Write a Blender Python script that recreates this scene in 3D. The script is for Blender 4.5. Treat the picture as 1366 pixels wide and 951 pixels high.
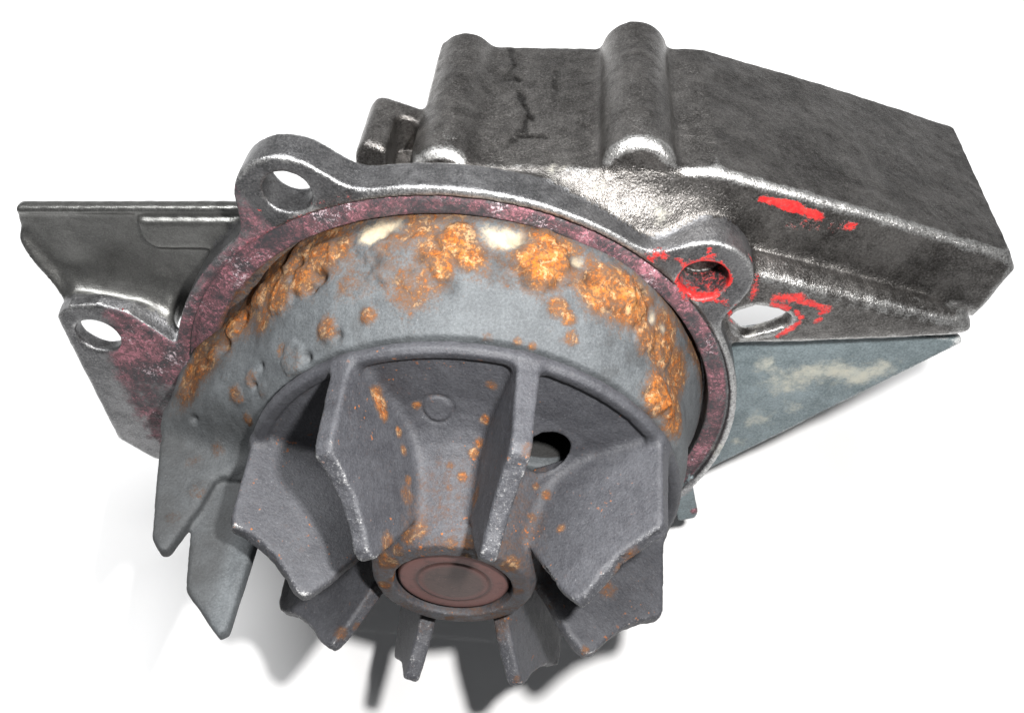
import bpy, bmesh, math
import numpy as np
from mathutils import Matrix, Vector

# ------------------------------------------------------------------ frames
S = 0.0002                                   # one modelling unit in metres
D = 1195.6                                   # camera distance in units
FA, FB = 0.83, -0.0966                       # tilt and roll of the impeller axis seen from the camera
N = np.array([math.sin(FA)*math.sin(FB), -math.sin(FA)*math.cos(FB), math.cos(FA)])
W = np.array([-math.cos(FA)*math.sin(FB), math.cos(FA)*math.cos(FB), math.sin(FA)])
U = np.cross(W, N)
C0 = np.array([-62.6, -177.6, 0.0])
TILT = math.radians(18)                     # tabletop normal against the line of sight
G = np.array([0, math.sin(TILT), math.cos(TILT)])
YW = np.array([0, math.cos(TILT), -math.sin(TILT)])
GROUND = -492.0                              # height of the tabletop along G, in units


def cam2world(p):
    p = np.asarray(p, float)
    return np.stack([p[..., 0]*S, (p @ YW)*S, (p @ G - GROUND)*S], -1)


def pump2cam(p):
    p = np.asarray(p, float)
    return C0 + p[..., 0:1]*U + p[..., 1:2]*W + p[..., 2:3]*N


def on_c(x, y, c):
    """point of the plane c = const (pump axes a, b, c) seen at photograph position x, y"""
    d = np.array([x-683.0, 475.5-y, -D]); o = np.array([0, 0, D]); P = C0+c*N
    t = ((P-o) @ N)/(d @ N); q = o+t*d-C0
    return np.array([q @ U, q @ W, c])


def on_cone(x, y, r0, c0, r1, c1):
    """point of a cone about the axis, seen at photograph position x, y (march along the ray)"""
    lo = None
    for c in np.linspace(30, -175, 411):
        q = on_c(x, y, c); r = math.hypot(q[0], q[1])
        rc = r0+(r1-r0)*(c-c0)/(c1-c0)
        f = r-rc
        if lo is not None and lo > 0 and f <= 0: return q
        lo = f
    return on_c(x, y, -100)


# ------------------------------------------------------------------ camera, world, lamps
scn = bpy.context.scene
for o in list(bpy.data.objects): bpy.data.objects.remove(o)
cam = bpy.data.cameras.new('camera'); cam.sensor_width = 36; cam.lens = 36*D/1366
cam.clip_start = 0.01; cam.clip_end = 20
camo = bpy.data.objects.new('camera', cam); scn.collection.objects.link(camo)
R = Matrix(((1, 0, 0), (0, YW[1], YW[2]), (0, G[1], G[2])))
camo.matrix_world = Matrix.Translation(Vector(cam2world([0, 0, D]))) @ R.to_4x4()
scn.camera = camo
scn.view_settings.view_transform = 'Standard'
try: scn.view_settings.look = 'None'
except Exception: pass
scn.view_settings.gamma = 1; scn.view_settings.use_curve_mapping = False
scn.view_settings.exposure = 0.0
world = bpy.data.worlds.new('World'); scn.world = world; world.use_nodes = True
bg = world.node_tree.nodes['Background']; bg.inputs[0].default_value = (.95, .97, 1, 1); bg.inputs[1].default_value = 0.10


def lamp(name, pos, target, power, size, size_y=None, kind='AREA', col=(1, 1, 1), spot=None, blend=.5):
    l = bpy.data.lights.new(name, kind); l.energy = power; l.color = col
    if kind == 'AREA':
        l.shape = 'RECTANGLE'; l.size = size*S; l.size_y = (size_y or size)*S
    else:
        l.shadow_soft_size = size*S
        if kind == 'SPOT': l.spot_size = math.radians(spot); l.spot_blend = blend
    o = bpy.data.objects.new(name, l); scn.collection.objects.link(o)
    p = Vector(cam2world(pos)); t = Vector(cam2world(target))
    o.location = p; o.rotation_euler = (t-p).to_track_quat('-Z', 'Y').to_euler()
    return o


lamp('added_soft_light', (-520, 2250, 2380), (0, -60, -430), 7.9, 2500, 1400)  # added lamp out of view, whitens the tabletop and softens its shadows
lamp('camera_flash', (205, 112, 1060), (20, -40, 0), 4.5, 34, kind='SPOT', spot=105, blend=.8, col=(1, .985, .97))

# ------------------------------------------------------------------ numeric noise
def _h(i, j, k, s):
    n = (i*374761393+j*668265263+k*2147483647+s*974634777) & 0xFFFFFFFF
    n = ((n ^ (n >> 13))*1274126177) & 0xFFFFFFFF
    return ((n ^ (n >> 16)) & 0xFFFF)/65535.0


def vnoise(p, scale, seed=0):
    q = p/scale; i = np.floor(q).astype(np.int64); f = q-i; f = f*f*(3-2*f); r = 0
    for dx in (0, 1):
        for dy in (0, 1):
            for dz in (0, 1):
                w = (f[:, 0] if dx else 1-f[:, 0])*(f[:, 1] if dy else 1-f[:, 1])*(f[:, 2] if dz else 1-f[:, 2])
                r = r+w*_h(i[:, 0]+dx, i[:, 1]+dy, i[:, 2]+dz, seed)
    return r*2-1


def fbm(p, scale, seed=0, octv=3):
    r = 0; a = 1; t = 0
    for k in range(octv):
        r = r+a*vnoise(p, scale/2**k, seed+17*k); t += a; a *= .5
    return r/t


def sstep(x, a, b):
    t = np.clip((x-a)/(b-a), 0, 1); return t*t*(3-2*t)


# ------------------------------------------------------------------ solids as distance fields
def poly2(px, py, pts):
    """signed distance to a closed polygon"""
    pts = np.array(pts, float); d = np.full(np.broadcast(px, py).shape, 1e9, np.float32); s = np.ones_like(d)
    n = len(pts); j = n-1
    for i in range(n):
        e = pts[j]-pts[i]; wx = px-pts[i, 0]; wy = py-pts[i, 1]
        t = np.clip((wx*e[0]+wy*e[1])/(e @ e), 0, 1)
        d = np.minimum(d, (wx-e[0]*t)**2+(wy-e[1]*t)**2)
        c1 = py >= pts[i, 1]; c2 = py < pts[j, 1]; c3 = e[0]*wy > e[1]*wx
        s = np.where((c1 & c2 & c3) | (~c1 & ~c2 & ~c3), -s, s); j = i
    return (s*np.sqrt(d)).astype(np.float32)


def smin(a, b, k):
    h = np.maximum(k-np.abs(a-b), 0)/k
    return np.minimum(a, b)-h*h*k*.25


def rbox(d2, c, c0, c1, r):
    """2D shape d2 extruded from c0 to c1 with rounded edges"""
    q1 = d2+r; q2 = np.abs(c-(c0+c1)/2)-(c1-c0)/2+r
    return np.sqrt(np.maximum(q1, 0)**2+np.maximum(q2, 0)**2)+np.minimum(np.maximum(q1, q2), 0)-r


def hull_planes(pts):
    bm = bmesh.new()
    for p in pts: bm.verts.new(p)
    bmesh.ops.convex_hull(bm, input=bm.verts)
    bm.normal_update(); pl = []
    cen = np.mean(np.array(pts, float), 0)
    for f in bm.faces:
        n = np.array(f.normal); p = np.array(f.verts[0].co)
        if n @ (cen-p) > 0: n = -n
        if not any(n @ m[0] > .9995 and abs(n @ p-m[1]) < 1 for m in pl): pl.append((n, n @ p))
    bm.free(); return pl


class Field:
    def __init__(s, lo, hi, h):
        s.lo = np.array(lo, float); s.h = h; s.n = np.ceil((np.array(hi)-s.lo)/h).astype(int)+1
        s.f = np.full(s.n, 60, np.float32); s.lab = np.zeros(s.n, np.int8)

    def sub(s, lo, hi, pad):
        i0 = np.clip(np.floor((np.array(lo)-pad-s.lo)/s.h).astype(int), 0, s.n-1)
        i1 = np.clip(np.ceil((np.array(hi)+pad-s.lo)/s.h).astype(int)+1, 1, s.n)
        ax = [(s.lo[k]+np.arange(i0[k], i1[k])*s.h).astype(np.float32) for k in range(3)]
        sl = tuple(slice(i0[k], i1[k]) for k in range(3))
        return sl, ax[0][:, None, None], ax[1][None, :, None], ax[2][None, None, :]

    def add(s, lo, hi, fn, lab, k=14, pad=24):
        sl, a, b, c = s.sub(lo, hi, pad); d = fn(a, b, c).astype(np.float32)
        v = s.f[sl]; m = d < v
        s.lab[sl] = np.where(m, lab, s.lab[sl]); s.f[sl] = smin(v, d, k)

    def cut(s, lo, hi, fn, k=6, pad=14):
        sl, a, b, c = s.sub(lo, hi, pad); d = fn(a, b, c).astype(np.float32)
        s.f[sl] = -smin(-s.f[sl], d, k)

    def hull(s, pts, lab, k=14, r=10):
        pl = hull_planes(pts); P = np.array(pts)

        def fn(a, b, c):
            d = None
            for n, o in pl:
                e = (a*n[0]+b*n[1]+c*n[2]-o).astype(np.float32)
                d = e if d is None else -smin(-d, -e, r)
            return d
        s.add(P.min(0), P.max(0), fn, lab, k)

    def mesh(s):
        f = s.f; ins = f < 0; n = s.n
        c = np.zeros(n-1, np.int8)
        for dx in (0, 1):
            for dy in (0, 1):
                for dz in (0, 1):
                    c += ins[dx:n[0]-1+dx, dy:n[1]-1+dy, dz:n[2]-1+dz]
        act = (c > 0) & (c < 8)
        idx = np.argwhere(act); vid = np.full(n-1, -1, np.int32); vid[act] = np.arange(len(idx))
        acc = np.zeros((len(idx), 3)); cnt = np.zeros(len(idx))
        cs = [(x, y, z) for x in (0, 1) for y in (0, 1) for z in (0, 1)]
        for p in cs:
            for ax in range(3):
                if p[ax]: continue
                q = list(p); q[ax] = 1
                fa = f[tuple((idx+p).T)]; fb = f[tuple((idx+q).T)]
                m = (fa < 0) != (fb < 0)
                t = np.where(m, fa/np.where(m, fa-fb, 1), 0)
                e = np.zeros((len(idx), 3)); e += p; e[:, ax] += t
                acc[m] += e[m]; cnt[m] += 1
        v = s.lo+(idx+acc/cnt[:, None])*s.h
        faces = []
        for ax in range(3):
            o1, o2 = [(1, 2), (2, 0), (0, 1)][ax]
            sl0 = [slice(1, n[k]-1) for k in range(3)]; sl0[ax] = slice(0, n[ax]-1)
            sl1 = list(sl0); sl1[ax] = slice(1, n[ax])
            A = ins[tuple(sl0)]; B = ins[tuple(sl1)]
            e = np.argwhere(A != B)
            if not len(e): continue
            flip = ~A[tuple(e.T)]
            base = e+np.array([0 if k == ax else 1 for k in range(3)])
            d1 = np.zeros(3, int); d1[o1] = 1; d2 = np.zeros(3, int); d2[o2] = 1
            q = np.stack([vid[tuple(x.T)] for x in (base-d1-d2, base-d2, base, base-d1)], 1)
            q[flip] = q[flip][:, ::-1]; faces.append(q)
        F = np.concatenate(faces); F = F[(F >= 0).all(1)]
        lab = s.lab[tuple(np.clip(np.round((v-s.lo)/s.h).astype(int), 0, s.n-1).T)]
        return v, F, lab


def vnormals(v, F):
    n = np.cross(v[F[:, 2]]-v[F[:, 0]], v[F[:, 3]]-v[F[:, 1]]); out = np.zeros_like(v)
    for k in range(4):
        for ax in range(3): out[:, ax] += np.bincount(F[:, k], n[:, ax], len(v))
    return out/np.maximum(np.linalg.norm(out, axis=1, keepdims=True), 1e-9)


def relax(v, F, it=1, lam=.5):
    e = np.concatenate([F[:, [0, 1]], F[:, [1, 2]], F[:, [2, 3]], F[:, [3, 0]]])
    for _ in range(it):
        s = np.zeros_like(v); c = np.bincount(e[:, 0], minlength=len(v)).astype(float)
        for ax in range(3): s[:, ax] = np.bincount(e[:, 0], v[e[:, 1], ax], len(v))
        c = np.maximum(c, 1); v = v+lam*(s/c[:, None]-v)
    return v


ROOT = np.array([0, 0, 0.0])


def link(name, v_pump, F, mat, parent, attrs=None, normals=None):
    me = bpy.data.meshes.new(name); co = cam2world(pump2cam(v_pump))
    F = np.asarray(F); k = F.shape[1]
    me.vertices.add(len(co)); me.vertices.foreach_set('co', co.astype(np.float32).ravel())
    me.loops.add(F.size); me.loops.foreach_set('vertex_index', F.astype(np.int32).ravel())
    me.polygons.add(len(F)); me.polygons.foreach_set('loop_start', np.arange(0, F.size, k, dtype=np.int32))
    me.update(calc_edges=True)
    me.polygons.foreach_set('use_smooth', np.ones(len(F), bool))
    for an, arr in (attrs or {}).items():
        at = me.color_attributes.new(an, 'FLOAT_COLOR', 'POINT')
        at.data.foreach_set('color', np.concatenate([arr, np.ones((len(arr), 1))], 1).astype(np.float32).ravel())
    if normals is not None:
        wn = normals[:, 0:1]*U+normals[:, 1:2]*W+normals[:, 2:3]*N
        wn = np.stack([wn[:, 0], wn @ YW, wn @ G], -1)
        me.normals_split_custom_set_from_vertices([tuple(x) for x in wn])
    me.materials.append(mat)
    o = bpy.data.objects.new(name, me); scn.collection.objects.link(o)
    if parent: o.parent = parent
    return o


def split(v, F, lab, parts, attrs, parent, normals):
    """one mesh object per label of the cast body"""
    fl = np.take_along_axis(lab[F], np.zeros((len(F), 1), int), 1)[:, 0]; res = {}
    for k, (nm, mat) in parts.items():
        Fs = F[fl == k]
        if not len(Fs): continue
        used, inv = np.unique(Fs, return_inverse=True)
        p = parent[k] if isinstance(parent, dict) else parent
        res[k] = link(nm, v[used], inv.reshape(Fs.shape), mat, p, {a: x[used] for a, x in attrs.items()}, normals[used])
    return res


def blob(v, q, r, amp=1.0):
    """soft spot of radius r about q (r may be a triple along a, b, c)"""
    d = (v-q)/np.array(r if np.ndim(r) else (r, r, r)); return amp*np.exp(-(d*d).sum(1))


def surf(v, x, y, near=5.0):
    """the point of a surface that shows at photograph position x, y"""
    p = pump2cam(v); k = D/(D-p[:, 2]); d = np.hypot(683+p[:, 0]*k-x, 475.5-p[:, 1]*k-y)
    m = d < near
    if not m.any(): return v[np.argmin(d)]
    i = np.nonzero(m)[0]; return v[i[np.argmax(p[i, 2]-2*d[i])]]


def stroke(v, p, q, r):
    p = np.array(p); q = np.array(q); e = q-p; t = np.clip(((v-p) @ e)/(e @ e), 0, 1)
    d = np.linalg.norm(v-p-t[:, None]*e, axis=1)/r; return np.exp(-d*d)


# ------------------------------------------------------------------ materials
class MB:
    def __init__(s, name):
        s.m = bpy.data.materials.new(name); s.m.use_nodes = True; s.t = s.m.node_tree; s.n = s.t.nodes
        s.b = s.n['Principled BSDF']; s.co = s.n.new('ShaderNodeTexCoord').outputs['Object']

    def link(s, a, b): s.t.links.new(a, b)

    def noise(s, px, detail=4, rough=.6, dist=0, vec=None):
        n = s.n.new('ShaderNodeTexNoise'); n.inputs['Scale'].default_value = 1/(px*S)
        n.inputs['Detail'].default_value = detail; n.inputs['Roughness'].default_value = rough
        n.inputs['Distortion'].default_value = dist; s.link(vec or s.co, n.inputs['Vector']); return n.outputs['Fac']

    def voro(s, px, feature='DISTANCE_TO_EDGE', vec=None):
        n = s.n.new('ShaderNodeTexVoronoi'); n.feature = feature; n.inputs['Scale'].default_value = 1/(px*S)
        s.link(vec or s.co, n.inputs['Vector']); return n.outputs['Distance']

    def ramp(s, f, stops):
        r = s.n.new('ShaderNodeValToRGB'); e = r.color_ramp.elements
        while len(e) < len(stops): e.new(.5)
        for i, (p, c) in enumerate(stops):
            e[i].position = p; e[i].color = (c, c, c, 1) if not isinstance(c, tuple) else (*c, 1)
        s.link(f, r.inputs['Fac']); return r.outputs['Color']

    def math(s, op, a, b=None, c=None):
        n = s.n.new('ShaderNodeMath'); n.operation = op
        for i, x in enumerate((a, b, c)):
            if x is None: continue
            if isinstance(x, (int, float)): n.inputs[i].default_value = x
            else: s.link(x, n.inputs[i])
        return n.outputs[0]

    def mix(s, f, a, b, blend='MIX'):
        n = s.n.new('ShaderNodeMix'); n.data_type = 'RGBA'; n.blend_type = blend
        for i, x in ((0, f), (6, a), (7, b)):
            if isinstance(x, (int, float)): n.inputs[i].default_value = x if i == 0 else (x, x, x, 1)
            elif isinstance(x, tuple): n.inputs[i].default_value = (*x, 1)
            else: s.link(x, n.inputs[i])
        return n.outputs[2]

    def attr(s, name):
        n = s.n.new('ShaderNodeAttribute'); n.attribute_name = name
        q = s.n.new('ShaderNodeSeparateColor'); s.link(n.outputs['Color'], q.inputs[0]); return q.outputs

    def step(s, x, a, b):
        n = s.n.new('ShaderNodeMapRange'); n.interpolation_type = 'SMOOTHSTEP'
        n.inputs['From Min'].default_value = a; n.inputs['From Max'].default_value = b
        s.link(x, n.inputs['Value']); return n.outputs['Result']

    def bump(s, h, strength, px, prev=None):
        n = s.n.new('ShaderNodeBump'); n.inputs['Strength'].default_value = strength
        n.inputs['Distance'].default_value = px*S; s.link(h, n.inputs['Height'])
        if prev is not None: s.link(prev, n.inputs['Normal'])
        return n.outputs[0]

    def out(s, col, rough, metal=0.0, normal=None, spec=None):
        for k, x in (('Base Color', col), ('Roughness', rough), ('Metallic', metal), ('Normal', normal), ('Specular IOR Level', spec)):
            if x is None: continue
            if isinstance(x, (int, float)): s.b.inputs[k].default_value = x
            elif isinstance(x, tuple): s.b.inputs[k].default_value = (*x, 1)
            else: s.link(x, s.b.inputs[k])
        return s.m


def stained_metal(name, dark, light, metal, rough0, rough1, grain=3.0, bumpamt=.35, cracks=0.0, rustk=1.0, specks=False, pales=((.30, .34, .335), (.52, .47, .36))):
    """cast metal with colour, grain and the stain masks (rust, red sealant, pale deposit / pink residue, bare edge with painted highlight, grime with painted shade)"""
    m = MB(name)
    big = m.noise(70, 5, .6, .6); mid = m.noise(16, 5, .65); fine = m.noise(grain, 3, .7); spk = m.noise(2.2, 2, .8)
    f = m.math('ADD', m.math('MULTIPLY', big, .32), m.math('ADD', m.math('MULTIPLY', mid, .24), m.math('MULTIPLY', fine, .44)))
    f = m.step(f, .36, .66)
    col = m.mix(f, dark, light)
    st = m.attr('stain'); s2 = m.attr('wear_shading')
    rgh = m.math('ADD', rough0, m.math('MULTIPLY', mid, rough1-rough0))
    met = metal
    # bare rubbed edge and painted ridge highlight: lighter, shinier
    bare_and_highlight = m.step(m.math('ADD', s2[1], m.math('MULTIPLY', m.math('SUBTRACT', m.math('ADD', m.math('MULTIPLY', spk, .6), m.math('MULTIPLY', m.noise(6, 4, .8), .4)), .5), 2.2)), .2, 1.0)
    col = m.mix(m.math('MULTIPLY', bare_and_highlight, .9), col, (.66, .66, .65))
    if metal > .5:
        glint = m.step(m.noise(2.6, 2, .6), .60, .74)
        col = m.mix(m.math('MULTIPLY', glint, .45), col, (.30, .29, .28))
    # pale deposit
    pale = m.step(m.math('ADD', st[2], m.math('MULTIPLY', m.math('SUBTRACT', m.noise(18, 6, .78), .5), 1.6)), .25, .85)
    col = m.mix(m.math('MULTIPLY', pale, .85), col, m.mix(mid, *pales))
    # pink gasket residue: specks of pink and white over a purplish grey
    pk = s2[0]
    lg = m.math('SUBTRACT', m.noise(42, 4, .6, .5), .5)
    pbase = m.mix(m.step(m.math('ADD', m.noise(7, 6, .8, .8), m.math('MULTIPLY', lg, .7)), .38, .62), (.034, .032, .036), (.125, .058, .068))
    pbase = m.mix(m.step(m.math('ADD', m.noise(4.5, 5, .8, .6), m.math('MULTIPLY', lg, .6)), .52, .68), pbase, (.37, .145, .18))
    pbase = m.mix(m.step(m.math('ADD', m.noise(4.0, 5, .8, .8), m.math('MULTIPLY', m.math('SUBTRACT', m.noise(45, 3), .5), .7)), .62, .74), pbase, (.60, .48, .52))
    pm = m.step(m.math('ADD', pk, m.math('MULTIPLY', m.math('SUBTRACT', m.noise(20, 6, .75), .5), 1.3)), .3, .75)
    col = m.mix(pm, col, pbase)
    # red sealant
    red = m.step(m.math('ADD', st[1], m.math('MULTIPLY', m.math('SUBTRACT', m.noise(7, 6, .85), .5), 2.1)), .50, .72)
    col = m.mix(m.math('MULTIPLY', red, m.math('ADD', .55, m.math('MULTIPLY', m.step(m.noise(5, 5, .8), .3, .5), .43))), col, m.mix(m.step(m.noise(8, 4), .4, .7), (.50, .016, .018), (.66, .04, .032)))
    # rust: brown film, orange powder, cream scale
    n1 = m.math('SUBTRACT', m.math('ADD', m.math('MULTIPLY', m.noise(11, 6, .8, .4), .55), m.math('MULTIPLY', m.noise(4.5, 4, .8), .45)), .5)
    n2 = m.math('SUBTRACT', m.noise(15, 6, .75, .6), .5); n3 = m.math('SUBTRACT', m.noise(28, 5, .7, .6), .5)
    r0 = m.math('ADD', st[0], m.math('MULTIPLY', n3, .4))
    film = m.step(m.math('ADD', r0, m.math('MULTIPLY', n1, 1.6*rustk)), .16, .62)
    powd = m.step(m.math('ADD', r0, m.math('MULTIPLY', n1, 3.2*rustk)), .52, .98)
    scale = m.math('MULTIPLY', m.step(m.math('ADD', n2, m.math('MULTIPLY', n1, .5)), .03, .14), m.step(r0, .35, .6))
    dk = m.math('MULTIPLY', m.step(m.math('ADD', n2, m.math('MULTIPLY', n1, -.9)), .10, .2), m.step(r0, .3, .5))
    col = m.mix(m.math('MULTIPLY', film, .88), col, (.12, .06, .03))
    col = m.mix(m.math('MULTIPLY', powd, .92), col, m.mix(m.step(m.noise(17, 5, .75), .44, .62), m.mix(m.step(m.noise(7, 5, .75), .38, .62), (.13, .042, .012), (.43, .125, .018)), (.34, .15, .045)))
    col = m.mix(m.math('MULTIPLY', scale, .55), col, (.46, .32, .18))
    col = m.mix(m.math('MULTIPLY', dk, .75), col, (.055, .028, .016))
    rm = m.math('MAXIMUM', film, scale)
    if specks:
        sp_ = m.math('MULTIPLY', m.step(m.math('ADD', m.noise(6, 3, .5), m.math('MULTIPLY', m.math('SUBTRACT', m.noise(50, 3), .5), .55)), .70, .76), m.step(st[0], .02, .12))
        col = m.mix(m.math('MULTIPLY', sp_, .8), col, m.mix(fine, (.30, .07, .012), (.38, .14, .03))); rm = m.math('MAXIMUM', rm, sp_)
        mot = m.step(m.noise(5, 4, .8), .38, .62); col = m.mix(m.math('MULTIPLY', mot, .35), col, m.mix(m.noise(3, 2, .8), (.07, .066, .07), (.035, .037, .045)))
    # grime, darker hollows, and shade painted in the disc hole and on the vanes
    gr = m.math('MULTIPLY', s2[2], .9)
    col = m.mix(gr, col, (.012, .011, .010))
    soft = m.math('MAXIMUM', m.math('MAXIMUM', rm, pm), m.math('MAXIMUM', pale, m.math('MULTIPLY', red, .8)))
    metn = m.math('MULTIPLY', m.math('SUBTRACT', 1, soft), met)
    rg = m.mix(soft, rgh, .72); rg = m.mix(rm, rg, .95); rg = m.mix(red, rg, .32); rg = m.mix(bare_and_highlight, rg, .34)
    nb = m.bump(fine, bumpamt, 1.6)
    nb = m.bump(m.noise(6, 5, .75), bumpamt*.6, 2.0, nb)
    nb = m.bump(powd, .35, 1.6, nb); nb = m.bump(red, .6, 2.0, nb)
    if cracks:
        wv = m.n.new('ShaderNodeVectorMath'); wv.operation = 'ADD'
        nz = m.n.new('ShaderNodeTexNoise'); nz.inputs['Scale'].default_value = 1/(30*S); nz.inputs['Detail'].default_value = 4
        m.link(m.co, nz.inputs['Vector'])
        sc = m.n.new('ShaderNodeVectorMath'); sc.operation = 'SCALE'; sc.inputs['Scale'].default_value = 40*S
        m.link(nz.outputs['Color'], sc.inputs[0]); m.link(m.co, wv.inputs[0]); m.link(sc.outputs[0], wv.inputs[1])
        ck = m.step(m.voro(62, vec=wv.outputs[0]), .0, .05)
        cm = m.math('MULTIPLY', m.math('SUBTRACT', 1, ck), m.step(m.math('ADD', st[2], m.math('MULTIPLY', big, .0)), 2.0, 2.5))
        nb = m.bump(m.math('SUBTRACT', 1, cm), .9, 4, nb)
        col = m.mix(m.math('MULTIPLY', cm, .8), col, (.01, .01, .01))
    return m.out(col, rg, metn, nb, m.math('SUBTRACT', .5, m.math('MULTIPLY', m.math('MAXIMUM', rm, pale), .42)))


M_CAST = stained_metal('cast_aluminium', (.055, .051, .048), (.235, .225, .215), .9, .25, .38, 2.6, .55)
M_FLANGE = stained_metal('flange_aluminium', (.07, .07, .073), (.24, .24, .245), .8, .25, .42, 2.6, .45)
M_BRACK = stained_metal('smooth_aluminium', (.13, .13, .125), (.24, .24, .23), .85, .27, .36, 2.2, .22)
M_PLATE = stained_metal('oxidised_plate', (.095, .122, .13), (.22, .265, .28), .2, .5, .7, 3.0, .3)
M_SHROUD = stained_metal('corroded_iron', (.046, .051, .055), (.098, .107, .113), .0, .6, .8, 3.0, .4, pales=((.34, .27, .18), (.62, .52, .37)))
M_IRON = stained_metal('grey_cast_iron', (.023, .024, .029), (.063, .065, .073), .0, .52, .7, 3.0, .4, rustk=.9, specks=True)


def shaft_mat():
    m = MB('heat_stained_steel')
    st = m.attr('stain'); f = m.noise(6, 5, .7); r = st[0]
    col = m.ramp(r, [(0, (.075, .05, .044)), (.50, (.08, .052, .046)), (.60, (.135, .055, .048)), (.66, (.06, .03, .026)), (.74, (.15, .06, .052)), (.93, (.17, .066, .056)), (1, (.06, .03, .025))])
    col = m.mix(m.math('MULTIPLY', f, .5), col, (.09, .055, .05)); g2 = m.step(m.noise(14, 6, .8, .5), .5, .66); col = m.mix(m.math('MULTIPLY', g2, .55), col, (.035, .026, .024)); col = m.mix(m.math('MULTIPLY', m.step(m.noise(4, 4, .8), .60, .68), .5), col, (.20, .12, .10))
    return m.out(col, .5, .4, m.bump(m.noise(3, 3), .2, 1))


M_SHAFT = shaft_mat()


def table_mat():
    m = MB('white_paper')
    f = m.noise(120, 5); col = m.mix(f, (.86, .86, .86), (.89, .89, .89))
    return m.out(col, .8, 0, m.bump(m.noise(3, 4), .05, .5), .2)


# ------------------------------------------------------------------ tabletop
bm = bmesh.new(); bmesh.ops.create_grid(bm, x_segments=8, y_segments=8, size=1.2)
me = bpy.data.meshes.new('tabletop'); bm.to_mesh(me); bm.free(); me.materials.append(table_mat())
tab = bpy.data.objects.new('tabletop', me); scn.collection.objects.link(tab)
tab['kind'] = 'structure'; tab['label'] = 'plain white tabletop under the water pump'

# ------------------------------------------------------------------ the pump
pump = bpy.data.objects.new('water_pump', None); scn.collection.objects.link(pump)
pump.empty_display_size = .02
pump['label'] = 'worn grey metal engine water pump with rusted impeller lying on white'
pump['category'] = 'water pump'

# --- cast housing
FRONT = -135.0; BACK = -185.0; RC = np.array([-28.0, -5.0]); RO = 395.0; RI = 347.0
H = Field((-650, -425, -500), (690, 465, -105), 3.0)
L_CASE, L_FL, L_ARM, L_BR, L_LUG, L_PL, L_RIB1, L_RIB2, L_EAR1, L_EAR2, L_EAR3, L_VOL, L_SCRAP = range(13)


def circ(a, b, x, y, r): return np.sqrt((a-x)**2+(b-y)**2)-r


# casing: outline of its back face carried along the axis
prof = [(-92, 300), (-90, 372), (-60, 373), (130, 389), (216, 399), (262, 403), (282, 399), (444, 367), (640, 322), (655, 300), (640, 215), (470, 235), (300, 232), (100, 200), (-60, 220)]
H.add((-95, 190, -480), (660, 410, -190), lambda a, b, c: rbox(poly2(a, b, prof), c, -484, -196, 9), L_CASE)
for cx, cy, r, lab in ((-56, 352, 41, L_RIB1), (171, 388, 45, L_RIB2)):
    H.add((cx-60, cy-60, -490), (cx+60, cy+60, -190), lambda a, b, c: rbox(circ(a, b, cx, cy, r), c, -486, -196, 11), lab, k=9)
# back body behind the flange
H.add((-330, -310, -475), (300, 310, -180), lambda a, b, c: np.maximum(rbox(circ(a, b, -20, 0, 300), c, -262, -160, 12), -1e9) if 0 else smin(rbox(circ(a, b, -20, 0, 300), c, -262, -160, 12), rbox(circ(a, b, -20, -20, 232), c, -470, -200, 20), 20), L_VOL)
# shoulder between casing and flange
H.hull([(-60, 372, -196), (150, 392, -196), (300, 372, -200), (300, 250, -196), (-60, 250, -196), (-60, 300, -150), (230, 300, -150), (300, 260, -150), (140, 352, -158), (20, 366, -160)], L_CASE, 16, 14)
# stepped arm on the right: upper block, then the lower face with the slot
H.hull([(190, 398, -212), (310, 384, -200), (444, 360, -196), (634, 322, -196), (648, 292, -190), (644, 230, -190), (300, 250, -176), (300, 330, -182), (190, 330, -185), (190, 240, -280), (640, 215, -280), (634, 318, -280), (310, 384, -280)], L_ARM, 16, 26)
H.hull([(310, 302, -146), (470, 268, -146), (614, 240, -150), (630, 214, -156), (620, 206, -156), (486, 212, -150), (365, 163, -150), (300, 150, -150), (300, 300, -146),
        (310, 316, -186), (470, 286, -184), (624, 254, -186), (640, 218, -184), (486, 208, -178), (365, 160, -178), (300, 150, -178)], L_ARM, 14, 16)
# flange ring with its ears
ears = {L_EAR1: (-227, 345, 64), L_EAR3: (264, 288, 60)}


def flange(a, b, c):
    d = circ(a, b, RC[0], RC[1], RO)
    for x, y, r in ears.values(): d = smin(d, circ(a, b, x, y, r), 46)
    e2 = poly2(a, b, [(-566, 112), (-545, 134), (-505, 142), (-470, 132), (-400, 60), (-330, -120), (-440, -218), (-509, -198), (-553, -153)])
    return smin(rbox(d, c, BACK, FRONT, 4), rbox(e2-3, c, -159, FRONT, 4), 6)


H.add((-580, -420, BACK), (400, 420, FRONT), flange, L_FL, k=7)
for lab, (x, y, r) in list(ears.items())+[(L_EAR2, (-515, 85, 62))]:
    sl, a, b, c = H.sub((x-r-10, y-r-10, BACK-4), (x+r+10, y+r+10, FRONT+4), 0)
    mk = (circ(a, b, x, y, r+6)+0*c < 0) & (H.lab[sl] == L_FL)
    if lab != L_EAR2: mk &= (np.hypot(a-RC[0], b-RC[1])+0*c > RO-6)
    H.lab[sl] = np.where(mk, lab, H.lab[sl])
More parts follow.
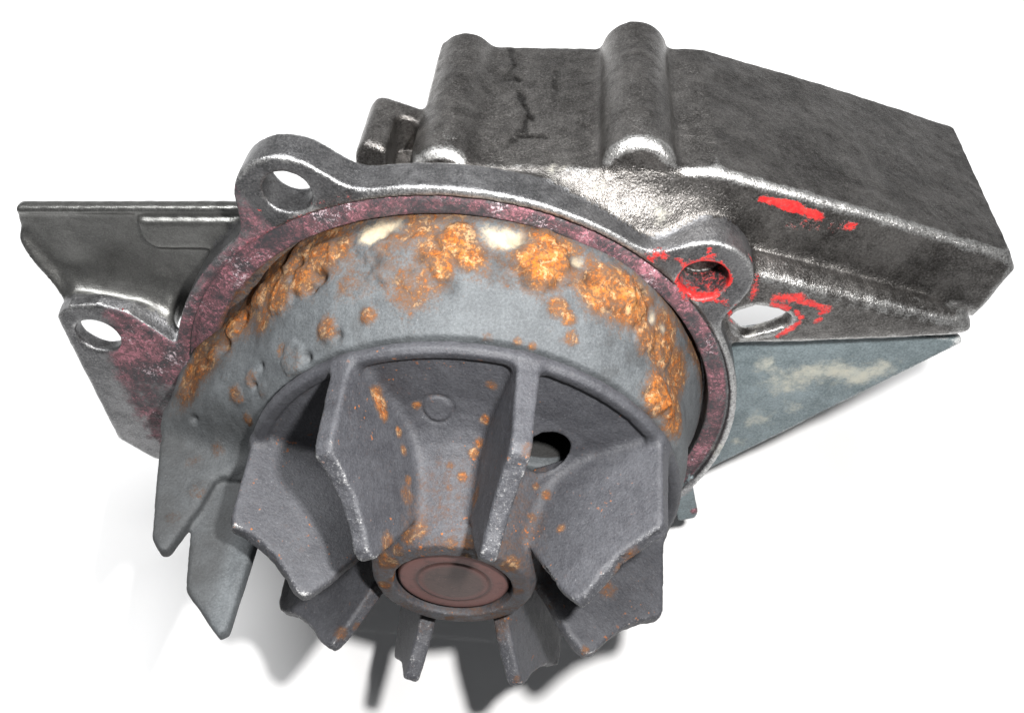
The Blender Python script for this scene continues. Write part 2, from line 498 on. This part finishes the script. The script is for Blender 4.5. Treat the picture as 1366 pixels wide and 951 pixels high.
# opening, seal groove and rebates of the ring face
H.cut((RC[0]-RI, RC[1]-RI, -172), (RC[0]+RI, RC[1]+RI, -90), lambda a, b, c: np.maximum(circ(a, b, -20, 0, RI), -172-c), 5)
H.cut((RC[0]-400, RC[1]-400, -150), (RC[0]+400, RC[1]+400, -90), lambda a, b, c: np.maximum(circ(a, b, -24, -3, RI+30), -141-c), 5)
H.cut((RC[0]-400, RC[1]-400, -150), (RC[0]+400, RC[1]+400, -120), lambda a, b, c: np.sqrt((np.hypot(a+24, b+3)-(RI+31))**2+(c+140)**2)-3.6, 3)
# left bracket
bo = [(-601, 250), (-606, 238), (-609, 204), (-603, 176), (-572, 114), (-474, 90), (-300, 90), (-300, 286)]
H.hull([(x, y, c) for x, y in bo for c in (-192, -207)], L_BR, 10, 6)
H.hull([(-602, 252, -190), (-602, 243, -187), (-300, 279, -187), (-300, 288, -190), (-602, 250, -206), (-300, 288, -206), (-600, 240, -203), (-300, 276, -203)], L_BR, 8, 7)          # lip along its top edge
H.hull([(-442, 257, -181), (-300, 274, -181), (-300, 226, -181), (-428, 212, -181), (-442, 222, -181), (-448, 258, -200), (-300, 276, -200), (-300, 216, -200), (-430, 202, -200)], L_BR, 6, 6)       # raised pad
H.hull([(-611, 204, -178), (-609, 184, -170), (-576, 112, -166), (-566, 112, -172), (-596, 178, -178), (-603, 206, -182), (-611, 206, -212), (-609, 180, -212), (-576, 112, -212), (-562, 112, -212)], L_BR, 16, 9)   # rib on its left edge
H.hull([(-560, 134, -166), (-460, 128, -166), (-420, 108, -160), (-560, 104, -150), (-430, 60, -150), (-430, 60, -200), (-575, 150, -214), (-420, 150, -214), (-440, 100, -214), (-570, 104, -214)], L_BR, 26, 16)
# rear lug with a slot
lg = [(-166, 368), (-152, 384), (-100, 372), (-50, 352), (-166, 230), (-50, 230)]
H.hull([(x, y, c) for x, y in lg for c in (-322, -215)], L_LUG, 8, 9)
H.cut((-128, 300, -292), (-98, 420, -150), lambda a, b, c: np.maximum(np.maximum(circ(a, c, -113, -277, 14), 0) * (c < -277) + np.where(c < -277, -1e-3, 1) * 0 + np.where(c >= -277, np.abs(a+113)-14, np.where(circ(a, c, -113, -277, 14) < 0, circ(a, c, -113, -277, 14), 0)), np.maximum(325-b, c+205)), 5)
H.hull([on_c(x, y, c) for x, y in ((897, 668), (905, 694), (911, 652), (921, 634), (922, 660), (931, 682), (927, 690), (917, 680)) for c in (-138, -150)], L_SCRAP, 3, 2)
# thin plate at the lower right
H.hull([(330, 138, -196), (470, 186, -196), (648, 172, -196), (362, -192, -196), (330, -200, -196), (330, 138, -214), (470, 186, -214), (648, 172, -214), (362, -192, -214), (330, -200, -214)], L_PL, 6, 5)

# holes of the ears (the right one is blind)
for x, y, r, d in ((-228, 360, 28, -200), (-521, 82, 30, -240), (265, 288, 30, -188)):
    H.cut((x-r, y-r, d), (x+r, y+r, -120), lambda a, b, c: np.maximum(circ(a, b, x, y, r), d-c), 5)
H.cut((300, 160, -220), (410, 260, -120), lambda a, b, c: np.maximum(poly2(a, b, [(327, 206), (331, 218), (347, 229), (370, 226), (382, 220), (382, 213), (368, 203), (346, 190)])-10, -230-c), 5)
hv, hF, hl = H.mesh()
hv = relax(hv, hF, 1, .35)
hn = vnormals(hv, hF)
rough_w = np.where(np.isin(hl, (L_BR, L_LUG)), .4, 1.0)
rough_w = np.where(hl == L_FL, .6, rough_w)
hv = hv+hn*(rough_w*(.9*fbm(hv, 40, 3)+.6*fbm(hv, 10, 5)))[:, None]
hn = vnormals(hv, hF)

stain = np.zeros((len(hv), 3)); wear_shading = np.zeros((len(hv), 3))
rr = np.hypot(hv[:, 0]-RC[0], hv[:, 1]-RC[1]); th = np.degrees(np.arctan2(hv[:, 1]-RC[1], hv[:, 0]-RC[0]))
front = sstep(hn[:, 2], .3, .8)*(hv[:, 2] > -160)
ring = front*sstep(rr, 338, 346)*(1-sstep(rr, 378, 386))
ring = np.maximum(ring, (rr < 352)*(hv[:, 2] > -178)*(rr > 335)*.8)
wear_shading[:, 0] = ring*.74+front*(1-sstep(rr, 440, 500))*(th > 125)*.6*sstep(rr, 330, 345)
wear_shading[:, 0] += front*((th < -150) | (th > 160))*sstep(rr, 330, 345)*(1-sstep(rr, 470, 520))*.65
stain[:, 0] = .42*sstep(352-rr, 0, 8)*(hv[:, 2] > -176)*(rr > 320)
# red sealant, placed where the photograph shows it
RED = [((868, 345), (884, 340), 13, -135), ((905, 375), (915, 395), 11, -135), ((916, 355), (950, 342), 9, -135), ((945, 340), (946, 333), 6, -135), ((960, 352), (972, 375), 8, -135),
       ((930, 398), (965, 402), 8, -135), ((968, 404), (980, 425), 8, -135), ((1004, 340), (1012, 375), 6, -140), ((1012, 370), (1003, 398), 7, -140),
       ((985, 410), (1000, 396), 5, -136), ((905, 345), (912, 350), 6, -135),
       ((1036, 398), (1068, 398), 10, -148), ((1062, 400), (1104, 413), 8, -148), ((1032, 407), (1050, 413), 6, -148), ((1062, 415), (1068, 424), 5, -148), ((1094, 420), (1102, 418), 4, -148),
       ((1038, 449), (1066, 434), 5, -148), ((1088, 430), (1094, 426), 5, -148), ((158, 411), (165, 412), 5, -140), ((345, 280), (347, 283), 5, -138), ((410, 268), (470, 262), 6, -141), ((395, 293), (470, 275), 7, -141), ((330, 325), (395, 295), 4, -141)]
for (x0, y0), (x1, y1), r, c in RED:
    stain[:, 1] = np.maximum(stain[:, 1], (.88 if x0 > 1020 else   .5 if x0 < 480 else .68)*stroke(hv, surf(hv, x0, y0), surf(hv, x1, y1), r+(1 if x0 > 1020 else 0)))
for (x0, y0), (x1, y1), r, amp in (((1016, 265), (1060, 276), 7, 1.), ((1050, 274), (1092, 288), 7, 1.), ((1050, 300), (1120, 304), 12, .42), ((1135, 302), (1140, 303), 5, .8)):
    stain[:, 1] += amp*stroke(hv, surf(hv, x0, y0), surf(hv, x1, y1), r+(0 if amp > .9 else 2))
rh = np.hypot(hv[:, 0]-265, hv[:, 1]-288)
stain[:, 1] += .5*(rh < 33)*(hv[:, 2] > -186)*(1-sstep(np.abs(rh-30), 4, 8))
# pale deposit on the lower plate and around the slot
for (x, y), r in (((1080, 500), 30), ((1120, 495), 30), ((1040, 515), 34), ((1150, 505), 24), ((1010, 560), 26), ((960, 600), 25), ((1020, 485), 22), ((1180, 490), 22), ((985, 590), 16), ((1060, 545), 16)):
    stain[:, 2] += .55*blob(hv, surf(hv, x, y), r)
for (x, y), r in (((1015, 425), 14), ((1000, 450), 12), ((740, 225), 26), ((800, 255), 26), ((880, 290), 20)):
    stain[:, 2] += .38*blob(hv, surf(hv, x, y), r)
wear_shading[:, 0] = np.where(hl == L_SCRAP, blob(hv, surf(hv, 927, 682), 9)*1.2, wear_shading[:, 0])
# convex edges by mesh curvature: rubbed wear, and ridge highlights painted as pale metal
cur = np.zeros(len(hv)); e = np.concatenate([hF[:, [0, 1]], hF[:, [1, 2]], hF[:, [2, 3]], hF[:, [3, 0]]])
cur = np.bincount(e[:, 0], np.einsum('ij,ij->i', hv[e[:, 0]]-hv[e[:, 1]], hn[e[:, 0]]), len(hv))/np.maximum(np.bincount(e[:, 0], minlength=len(hv)), 1)
for _ in range(7):
    cur = .4*cur+.6*np.bincount(e[:, 0], cur[e[:, 1]], len(hv))/np.maximum(np.bincount(e[:, 0], minlength=len(hv)), 1)
cst = np.isin(hl, (L_CASE, L_ARM, L_RIB1, L_RIB2, L_VOL))
wear_shading[:, 1] = np.where(cst, sstep(cur, .010, .10)*.8*sstep(hv[:, 2], -262, -222), sstep(cur, .05, .3))*np.where(np.isin(hl, (L_FL, L_EAR1, L_EAR2, L_EAR3)), .62, .8)*np.where(np.isin(hl, (L_BR, L_LUG)), .3, 1)*(hl != L_SCRAP)*(1-.9*front*(wear_shading[:, 0] > .2))
wear_shading[:, 2] = .35*sstep(-cur, .15, .6)  # concave creases are set darker
wear_shading[:, 2] = np.maximum(wear_shading[:, 2], 1.0*(np.hypot(hv[:, 0]-99, hv[:, 1]-110) < 120)*(hv[:, 2] < -150)*np.isin(hl, (L_VOL, L_FL)))  # floor behind the disc hole painted dark, standing in for shade
# the dark crack and grime lines of the casing wall
Wl = lambda x, y: on_c(x, y, -330)


def on_b(x, y, b):
    d = np.array([x-683.0, 475.5-y, -D]); o = np.array([0, 0, D]); P = C0+b*W
    t = ((P-o) @ W)/(d @ W); q = o+t*d-C0
    return np.array([q @ U, b, q @ N])


hw = np.stack([6*fbm(hv, 16, 61), np.zeros(len(hv)), 6*fbm(hv, 16, 62)], 1)
CR = [[(682, 66), (688, 85), (678, 98), (692, 106)], [(660, 108), (680, 104), (694, 104)], [(694, 122), (700, 140), (704, 156), (696, 176)], [(704, 156), (712, 160)], [(744, 98), (740, 118), (742, 138)], [(690, 180), (715, 183), (730, 186)], [(680, 190), (688, 184)],
      [(792, 70), (790, 120), (796, 170), (776, 218)], [(770, 190), (764, 212)]]
for pl in CR:
    for p, q in zip(pl, pl[1:]):
        s = stroke(hv+hw, on_b(*p, 381), on_b(*q, 381), 4.0); wear_shading[:, 2] = np.maximum(wear_shading[:, 2], .95*s*(hl != L_FL))
        hv = hv-hn*(1.8*s*(hl <= L_ARM))[:, None]
wear_shading[:, 2] = np.maximum(wear_shading[:, 2], sstep(-fbm(hv, 50, 9), .25, .6)*.3*np.isin(hl, (L_CASE, L_RIB1, L_RIB2)))
parts = {L_CASE: ('casing', M_CAST), L_FL: ('mounting_flange', M_FLANGE), L_ARM: ('stepped_arm', M_CAST), L_BR: ('side_bracket', M_BRACK), L_LUG: ('rear_lug', M_CAST),
         L_PL: ('cover_plate', M_PLATE), L_RIB1: ('rib', M_CAST), L_RIB2: ('rib', M_CAST), L_EAR1: ('bolt_ear', M_FLANGE), L_EAR2: ('bolt_ear', M_FLANGE), L_EAR3: ('bolt_ear', M_FLANGE), L_VOL: ('back_body', M_CAST), L_SCRAP: ('gasket_scrap', M_PLATE)}
ho = split(hv, hF, hl, parts, {'stain': stain, 'wear_shading': wear_shading}, pump, hn)
ho[L_EAR3]['label'] = 'bolt ear smeared with red sealant'

# --- corroded grey body under the impeller, with the two side vanes
CR0, CC0, CR1, CC1 = 283, -14, 350, -158
B = Field((-445, -370, -180), (365, 365, 235), 2.7)


def table(pts, x0, x1, y0, y1, h=1.0):
    xs = np.arange(x0, x1+h, h); ys = np.arange(y0, y1+h, h)
    T = poly2(xs[:, None], ys[None, :], pts)

    def look(x, y):
        fx = np.clip((x-x0)/h, 0, len(xs)-1.001); fy = np.clip((y-y0)/h, 0, len(ys)-1.001)
        i = fx.astype(np.int32); j = fy.astype(np.int32); u = fx-i; v = fy-j
        return T[i, j]*(1-u)*(1-v)+T[i+1, j]*u*(1-v)+T[i, j+1]*(1-u)*v+T[i+1, j+1]*u*v
    return look


body = [(60, -14), (282, -14), (316, -75), (343, -140), (347, -176), (60, -176)]
tb = table(body, 0, 620, -230, 270)


def body_sd(a, b, c):
    t_ = np.degrees(np.arctan2(b, a)); t_ = np.where(t_ < -90, t_+360, t_)
    fl = sstep(t_, 150, 184)*(1-sstep(t_, 205, 230))
    fr = 1-sstep(np.abs(np.degrees(np.arctan2(b, a))), 28, 66)
    return tb(np.hypot(a, b)-88*fl*sstep(-c, 8, 62)+24*fr*sstep(-c, 25, 95)+0*c, c+0*a*b)*.85


B.add((-420, -350, -178), (350, 350, -10), body_sd, 0)


def radial(F, theta, pts, half, lab, k, taper=0.0, r=6, bend=0.0):
    t = math.radians(theta); ct, st_ = math.cos(t), math.sin(t); P = np.array(pts, float); tbl = table(pts, -40, 520, -230, 270)
    cor = [(x*ct-s*st_, x*st_+s*ct, y) for x, y in pts for s in (-half-14, half+14)]; cor = np.array(cor)

    def fn(a, b, c):
        rr = a*ct+b*st_+0*c; tt = -a*st_+b*ct+0*c
        tt = tt-bend*(c+0*rr)**2/160.0*np.sign(1)
        d2 = tbl(rr, c+0*rr); th_ = half-taper*(c+0*rr)
        q1 = d2+r; q2 = np.abs(tt)-th_+r
        return np.sqrt(np.maximum(q1, 0)**2+np.maximum(q2, 0)**2)+np.minimum(np.maximum(q1, q2), 0)-r
    if F is None: return fn
    F.add(cor.min(0), cor.max(0), fn, lab, k, pad=max(24, k))


V1 = radial(None, 182, [(250, -130), (250, -30), (300, 0), (330, 22), (337, 62), (357, 128), (366, 131), (382, 113), (421, -27), (424, -79), (400, -115), (330, -140)], 12, 1, 14, r=7)
V2 = radial(None, 184.5, [(240, -60), (300, -110), (370, -90), (372, -30), (328, 158), (323, 172), (268, 227), (258, 220), (255, 46), (250, -30)], 12, 2, 14, r=7)
B.add((-440, -120, -150), (-220, 60, 232), lambda a, b, c: smin(V1(a, b, c), V2(a, b, c), 5), 1, k=64, pad=64)
sl, a, b, c = B.sub((-440, -120, -150), (-220, 60, 232), 0)
B.lab[sl] = np.where((B.lab[sl] == 1) & (V2(a, b, c) < V1(a, b, c)), 2, B.lab[sl])
qx, qy = 158*math.cos(math.radians(51)), 158*math.sin(math.radians(51))
B.cut((qx-74, qy-80, -176), (qx+62, qy+56, 10), lambda a, b, c: np.maximum(circ(a, b, qx-6, qy-12, 62), -172-c), 5)
bv, bF, bl = B.mesh(); bv = relax(bv, bF, 1, .5); bn = vnormals(bv, bF)
rb = np.hypot(bv[:, 0], bv[:, 1]); tcone = np.clip((CC0-bv[:, 2])/(CC0-CC1), -.2, 1.2)      # 0 at the impeller, 1 at the flange
oncone = (bn[:, 2] > -.2)*(rb > 265)
side = sstep(np.degrees(np.arctan2(bv[:, 1], bv[:, 0])), -30, 0)
st = np.zeros((len(bv), 3)); we = np.zeros((len(bv), 3)); bv0 = bv.copy(); disp = 1.0*fbm(bv, 30, 21)+.5*fbm(bv, 9, 22)
# blistered rust: (x, y, radius, height, rust) where the photograph shows each lump
BL = [(395, 350, 26, 7, .5), (430, 345, 24, 7, .75), (375, 395, 24, 8, .7), (405, 375, 20, 8, .75), (345, 395, 20, 5, .7), (455, 335, 18, 5, .65), (490, 325, 18, 4, .35), (520, 345, 34, 7, .35), (575, 330, 26, 5, .6), (612, 320, 24, 8, .85), (625, 345, 18, 7, .9), (590, 360, 16, 6, .75), (555, 375, 18, 4, .5),
      (660, 330, 20, 4, .5), (725, 345, 36, 12, 1.0), (715, 370, 20, 6, .7), (765, 365, 16, 3, .35), (820, 385, 30, 9, .75), (845, 410, 24, 9, .95), (860, 450, 22, 7, .7), (885, 470, 20, 6, .7), (880, 525, 26, 8, 1.0), (895, 545, 14, 4, .8), (910, 575, 12, 2, .5),
      (745, 410, 13, 3, .7), (757, 425, 10, 2, .7), (762, 452, 10, 2, .6), (437, 440, 16, 5, .62), (492, 420, 12, 3, .6), (390, 480, 22, 5, .25), (375, 465, 10, 0, .45), (335, 505, 12, 3, .45), (315, 525, 14, 3, .5), (330, 560, 10, 1, .6), (310, 440, 14, 7, .55), (285, 470, 13, 6, .55), (265, 490, 12, 4, .6), (245, 520, 12, 2, .6), (300, 500, 10, 2, .2), (350, 520, 10, 2, .3), (290, 600, 12, 1, .35), (255, 615, 12, 1, .3), (262, 655, 14, 2, .3), (232, 690, 12, 0, .3),
      (690, 455, 6, 0, .5), (650, 450, 6, 0, .4), (710, 462, 6, 0, .5), (640, 470, 5, 0, .4), (300, 440, 10, 0, .4)]
for x, y, r, hgt, amp in BL:
    q = surf(bv, x, y)
    w_ = blob(bv, q, r)*1.0; wob = 1+.5*fbm(bv, 14, int(x))
    disp = disp+0.62*hgt*sstep(w_+.30*fbm(bv, 13, int(x)), .28, .62)*(.7+.3*wob)
    st[:, 0] = np.maximum(st[:, 0], amp*np.minimum(w_*1.5, 1)*.92)
# pits and undercuts beside the lumps
for x, y, r, dep in ((426, 370, 9, 10), (415, 385, 7, 8), (400, 352, 9, 6), (668, 345, 9, 7), (690, 322, 8, 6), (790, 372, 9, 6), (408, 478, 6, 8), (325, 425, 7, 10), (300, 462, 7, 9), (348, 490, 5, 6), (338, 515, 5, 5), (258, 560, 6, 5), (600, 385, 10, 4), (770, 350, 8, 6), (860, 395, 7, 7), (450, 448, 6, 5), (560, 345, 7, 4), (500, 350, 10, 4)):
    q = surf(bv, x, y); w_ = blob(bv, q, r); disp = disp-1.25*dep*w_; we[:, 2] = np.maximum(we[:, 2], .45*w_)
for x, y, r, amp in ((250, 510, 30, .62), (272, 470, 34, .6), (300, 430, 36, .55), (330, 400, 36, .6), (370, 370, 40, .66), (420, 338, 40, .72), (470, 318, 34, .6), (530, 312, 34, .5), (590, 318, 34, .62), (640, 330, 30, .6), (690, 335, 34, .62), (740, 355, 34, .7), (800, 378, 32, .62), (845, 410, 34, .72), (880, 455, 34, .7), (902, 500, 30, .7), (905, 550, 28, .6), (350, 420, 24, .4), (560, 375, 34, .35), (470, 365, 30, .3)):
    st[:, 0] = np.maximum(st[:, 0], (amp+.08)*np.minimum(1.5*blob(bv, surf(bv, x, y), 1.15*r), 1)*np.clip(1.0+1.0*fbm(bv, 46, 91), .5, 1.15))
rim_band = sstep(tcone, .74, .95)*side
st[:, 0] = np.maximum(st[:, 0], rim_band*(.50+.3*fbm(bv, 60, 31)))
for x, y, r in ((490, 315, 18), (505, 308, 14), (650, 312, 16), (672, 322, 14), (690, 318, 16), (770, 350, 12), (870, 425, 12), (885, 440, 10), (530, 300, 14)):
    st[:, 2] += .62*blob(bv, surf(bv, x, y), r)
st[:, 0] = np.minimum(st[:, 0], .84)*(1-np.clip(1.1*st[:, 2], 0, .8))
st *= oncone[:, None]
cav = (np.hypot(bv[:, 0]-qx+6, bv[:, 1]-qy+12) < 66)*(bv[:, 2] < -28); we[:, 2] = np.maximum(we[:, 2], cav*1.0)  # cavity walls under the disc hole painted black as shade
thb = np.degrees(np.arctan2(bv[:, 1], bv[:, 0])); thb = np.where(thb < -90, thb+360, thb)
we[:, 2] = np.maximum(we[:, 2], (.62+.25*fbm(bv, 30, 79))*sstep(thb+.25*fbm(bv, 60, 77)*100, 150, 182)*sstep(rb, 270, 300))      # vanes darkened: bare iron without the chalky coat, plus weaker flash painted in
we[:, 2] = np.maximum(we[:, 2], .3*sstep(fbm(bv, 26, 78), .15, .5)*(bl == 0))
disp = disp*np.where(oncone, 1, .3)
bv = bv+bn*disp[:, None]; bv = relax(bv, bF, 1, .3); bn = vnormals(bv, bF)
res = split(bv, bF, bl, {0: ('back_shroud', M_SHROUD), 1: ('side_vane', M_SHROUD), 2: ('side_vane', M_SHROUD)}, {'stain': st, 'wear_shading': we}, pump, bn)

# --- impeller: disc, hub and eight radial blades
I = Field((-300, -300, -20), (300, 300, 212), 2.3)
disc = [(66, 52), (112, 44), (132, 26), (158, 12), (186, -2), (226, -9), (272, -10), (283, -4), (284, 6), (278, 11), (268, 9), (262, 1), (222, 4), (196, 5), (174, 10), (155, 18), (140, 29), (128, 44), (118, 66), (110, 90), (105, 112), (101, 132), (94, 142), (73, 143), (66, 90)]
tdsk = table(disc, 0, 460, -60, 250)
I.add((-290, -290, -14), (290, 290, 146), lambda a, b, c: tdsk(np.hypot(a, b)+0*c, c+0*a*b), 0)
blade = [(84, 20), (110, 2), (200, -4), (276, -4), (282, 4), (277, 118), (272, 128), (246, 138), (222, 152), (200, 172), (182, 192), (172, 197), (164, 193), (146, 172), (112, 122), (100, 96), (84, 80)]
for k in range(8):
    th_ = (121.5, 76.5, 31.5, -13.5, -58, -105.5, -147.5, 166.5)[k]
    bp = [tuple(p) for p in blade]
    radial(I, th_, bp, 14, k+1, 13, taper=.02, r=5)
sh = lambda a, b, c: np.sqrt(a*a+b*b)-73+0*c
I.cut((-75, -75, 60), (75, 75, 150), lambda a, b, c: np.maximum(sh(a, b, c), 100-c), 3)
hx, hy = 158*math.cos(math.radians(51)), 158*math.sin(math.radians(51))
I.cut((hx-30, hy-30, -30), (hx+30, hy+30, 60), lambda a, b, c: circ(a, b, hx, hy, 27)+0*c, 5)
iv, iF, il = I.mesh(); iv = relax(iv, iF, 1, .4); inn = vnormals(iv, iF)
d = .7*fbm(iv, 24, 41)+.45*fbm(iv, 7, 42)
# worn, chipped top edges of the blades
top = sstep(inn[:, 2], .2, .7)*(iv[:, 2] > 110)*(np.hypot(iv[:, 0], iv[:, 1]) > 110)
d = d+top*(2.2*fbm(iv, 16, 43))
ang = np.degrees(np.arctan2(iv[:, 1], iv[:, 0])); chip = top*np.exp(-((ang-31.5)/9)**2)
d = d-chip*np.maximum(fbm(iv, 20, 44), 0)*14
# raised round casting mark between the two upper blades
mx = surf(iv, 583, 545); dm = np.hypot(iv[:, 0]-mx[0], iv[:, 1]-mx[1]); low = iv[:, 2] < 40
d = d+low*(inn[:, 2] > .5)*(1.8*(1-sstep(dm, 15, 18))-1.6*np.exp(-((dm-19)/2.2)**2))
iv = iv+inn*d[:, None]; inn = vnormals(iv, iF)
st = np.zeros((len(iv), 3)); we = np.zeros((len(iv), 3)); ri = np.hypot(iv[:, 0], iv[:, 1])
e = np.concatenate([iF[:, [0, 1]], iF[:, [1, 2]], iF[:, [2, 3]], iF[:, [3, 0]]])
cnt = np.maximum(np.bincount(e[:, 0], minlength=len(iv)), 1)
cur = np.bincount(e[:, 0], np.einsum('ij,ij->i', iv[e[:, 0]]-iv[e[:, 1]], inn[e[:, 0]]), len(iv))/cnt
for _ in range(4): cur = .4*cur+.6*np.bincount(e[:, 0], cur[e[:, 1]], len(iv))/cnt
st[:, 0] = .26*sstep(-cur, .05, .3)+.22*sstep(150-ri, 0, 30)*(iv[:, 2] > 5)+.05+.13*fbm(iv, 60, 45)
for x, y, c, r, amp in ((503, 525, 20, 9, .75), (508, 540, 20, 9, .85), (513, 552, 20, 8, .8), (533, 575, 15, 6, .7), (540, 600, 30, 6, .5), (545, 640, 60, 6, .5), (556, 540, 5, 5, .7), (648, 560, 10, 6, .7), (640, 590, 10, 6, .6), (632, 605, 10, 6, .7), (618, 635, 10, 6, .6), (655, 515, 5, 7, .45), (600, 620, 10, 5, .4),
                        (520, 725, 130, 12, .5), (545, 715, 120, 10, .5), (530, 770, 142, 7, .7), (600, 725, 130, 9, .4), (728, 660, 30, 6, .6), (715, 650, 30, 5, .5), (710, 690, 90, 6, .45), (748, 705, 110, 5, .5), (810, 785, 180, 12, .4), (830, 760, 170, 8, .4), (600, 650, 30, 5, .35), (560, 705, 0, 11, .42), (625, 722, 0, 10, .42), (530, 735, 0, 9, .45), (515, 750, 0, 14, .6), (512, 780, 0, 9, .6), (680, 755, 0, 14, .45), (690, 790, 0, 10, .4), (600, 828, 0, 8, .4), (455, 845, 0, 9, .4), (475, 835, 0, 6, .4), (690, 905, 0, 5, .4), (780, 866, 0, 5, .4), (620, 745, 0, 8, .4), (705, 600, 0, 9, .3), (845, 745, 0, 12, .4), (630, 660, 0, 14, .42), (545, 660, 0, 12, .42)):
    st[:, 0] = np.maximum(st[:, 0], min(1.1*amp+.04, 1)*np.minimum(1.4*blob(iv, surf(iv, x, y), 1.15*r), 1))
we[:, 1] = .46*sstep(cur, .10, .36)*(iv[:, 2] > 60)+.16*top
imp_parent = {0: pump}
p0 = split(iv, iF, il, {0: ('impeller', M_IRON)}, {'stain': st, 'wear_shading': we}, pump, inn)[0]
bl_ = split(iv, iF, il, {k: ('blade', M_IRON) for k in range(1, 9)}, {'stain': st, 'wear_shading': we}, p0, inn)
bl_[3]['label'] = 'blade with a chipped ragged edge'

# --- shaft end in the hub
nr, nt = 34, 96; rs = np.concatenate([np.linspace(0, 66, nr), [68.5, 69.5, 69.5]]); V = []; A = []
for i, r in enumerate(rs):
    cz = 137.0-(.9 if r > 44 else 0)-(.8 if 44 < r < 47 else 0)-(1.2 if r > 67 else 0)-(.6*max(r-60, 0)/6)
    if i == len(rs)-2: cz = 131
    if i == len(rs)-1: cz = 96
    for j in range(nt):
        t = 2*math.pi*j/nt; V.append((r*math.cos(t), r*math.sin(t), cz)); A.append((min(r/69, 1), 0, 0))
Fq = [(i*nt+j, (i+1)*nt+j, (i+1)*nt+(j+1) % nt, i*nt+(j+1) % nt) for i in range(len(rs)-1) for j in range(nt)]
link('shaft_end', np.array(V), np.array(Fq), M_SHAFT, p0, {'stain': np.array(A)})
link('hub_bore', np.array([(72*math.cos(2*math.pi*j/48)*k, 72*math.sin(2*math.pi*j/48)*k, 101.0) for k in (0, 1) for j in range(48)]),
     np.array([(j, 48+j, 48+(j+1) % 48, (j+1) % 48) for j in range(48)]), M_CAST, p0, {'stain': np.zeros((96, 3)), 'wear_shading': np.tile((0, 0, 1.0), (96, 1))})  # floor of the gap round the shaft, set fully dark
print('verts', len(hv), len(bv), len(iv))
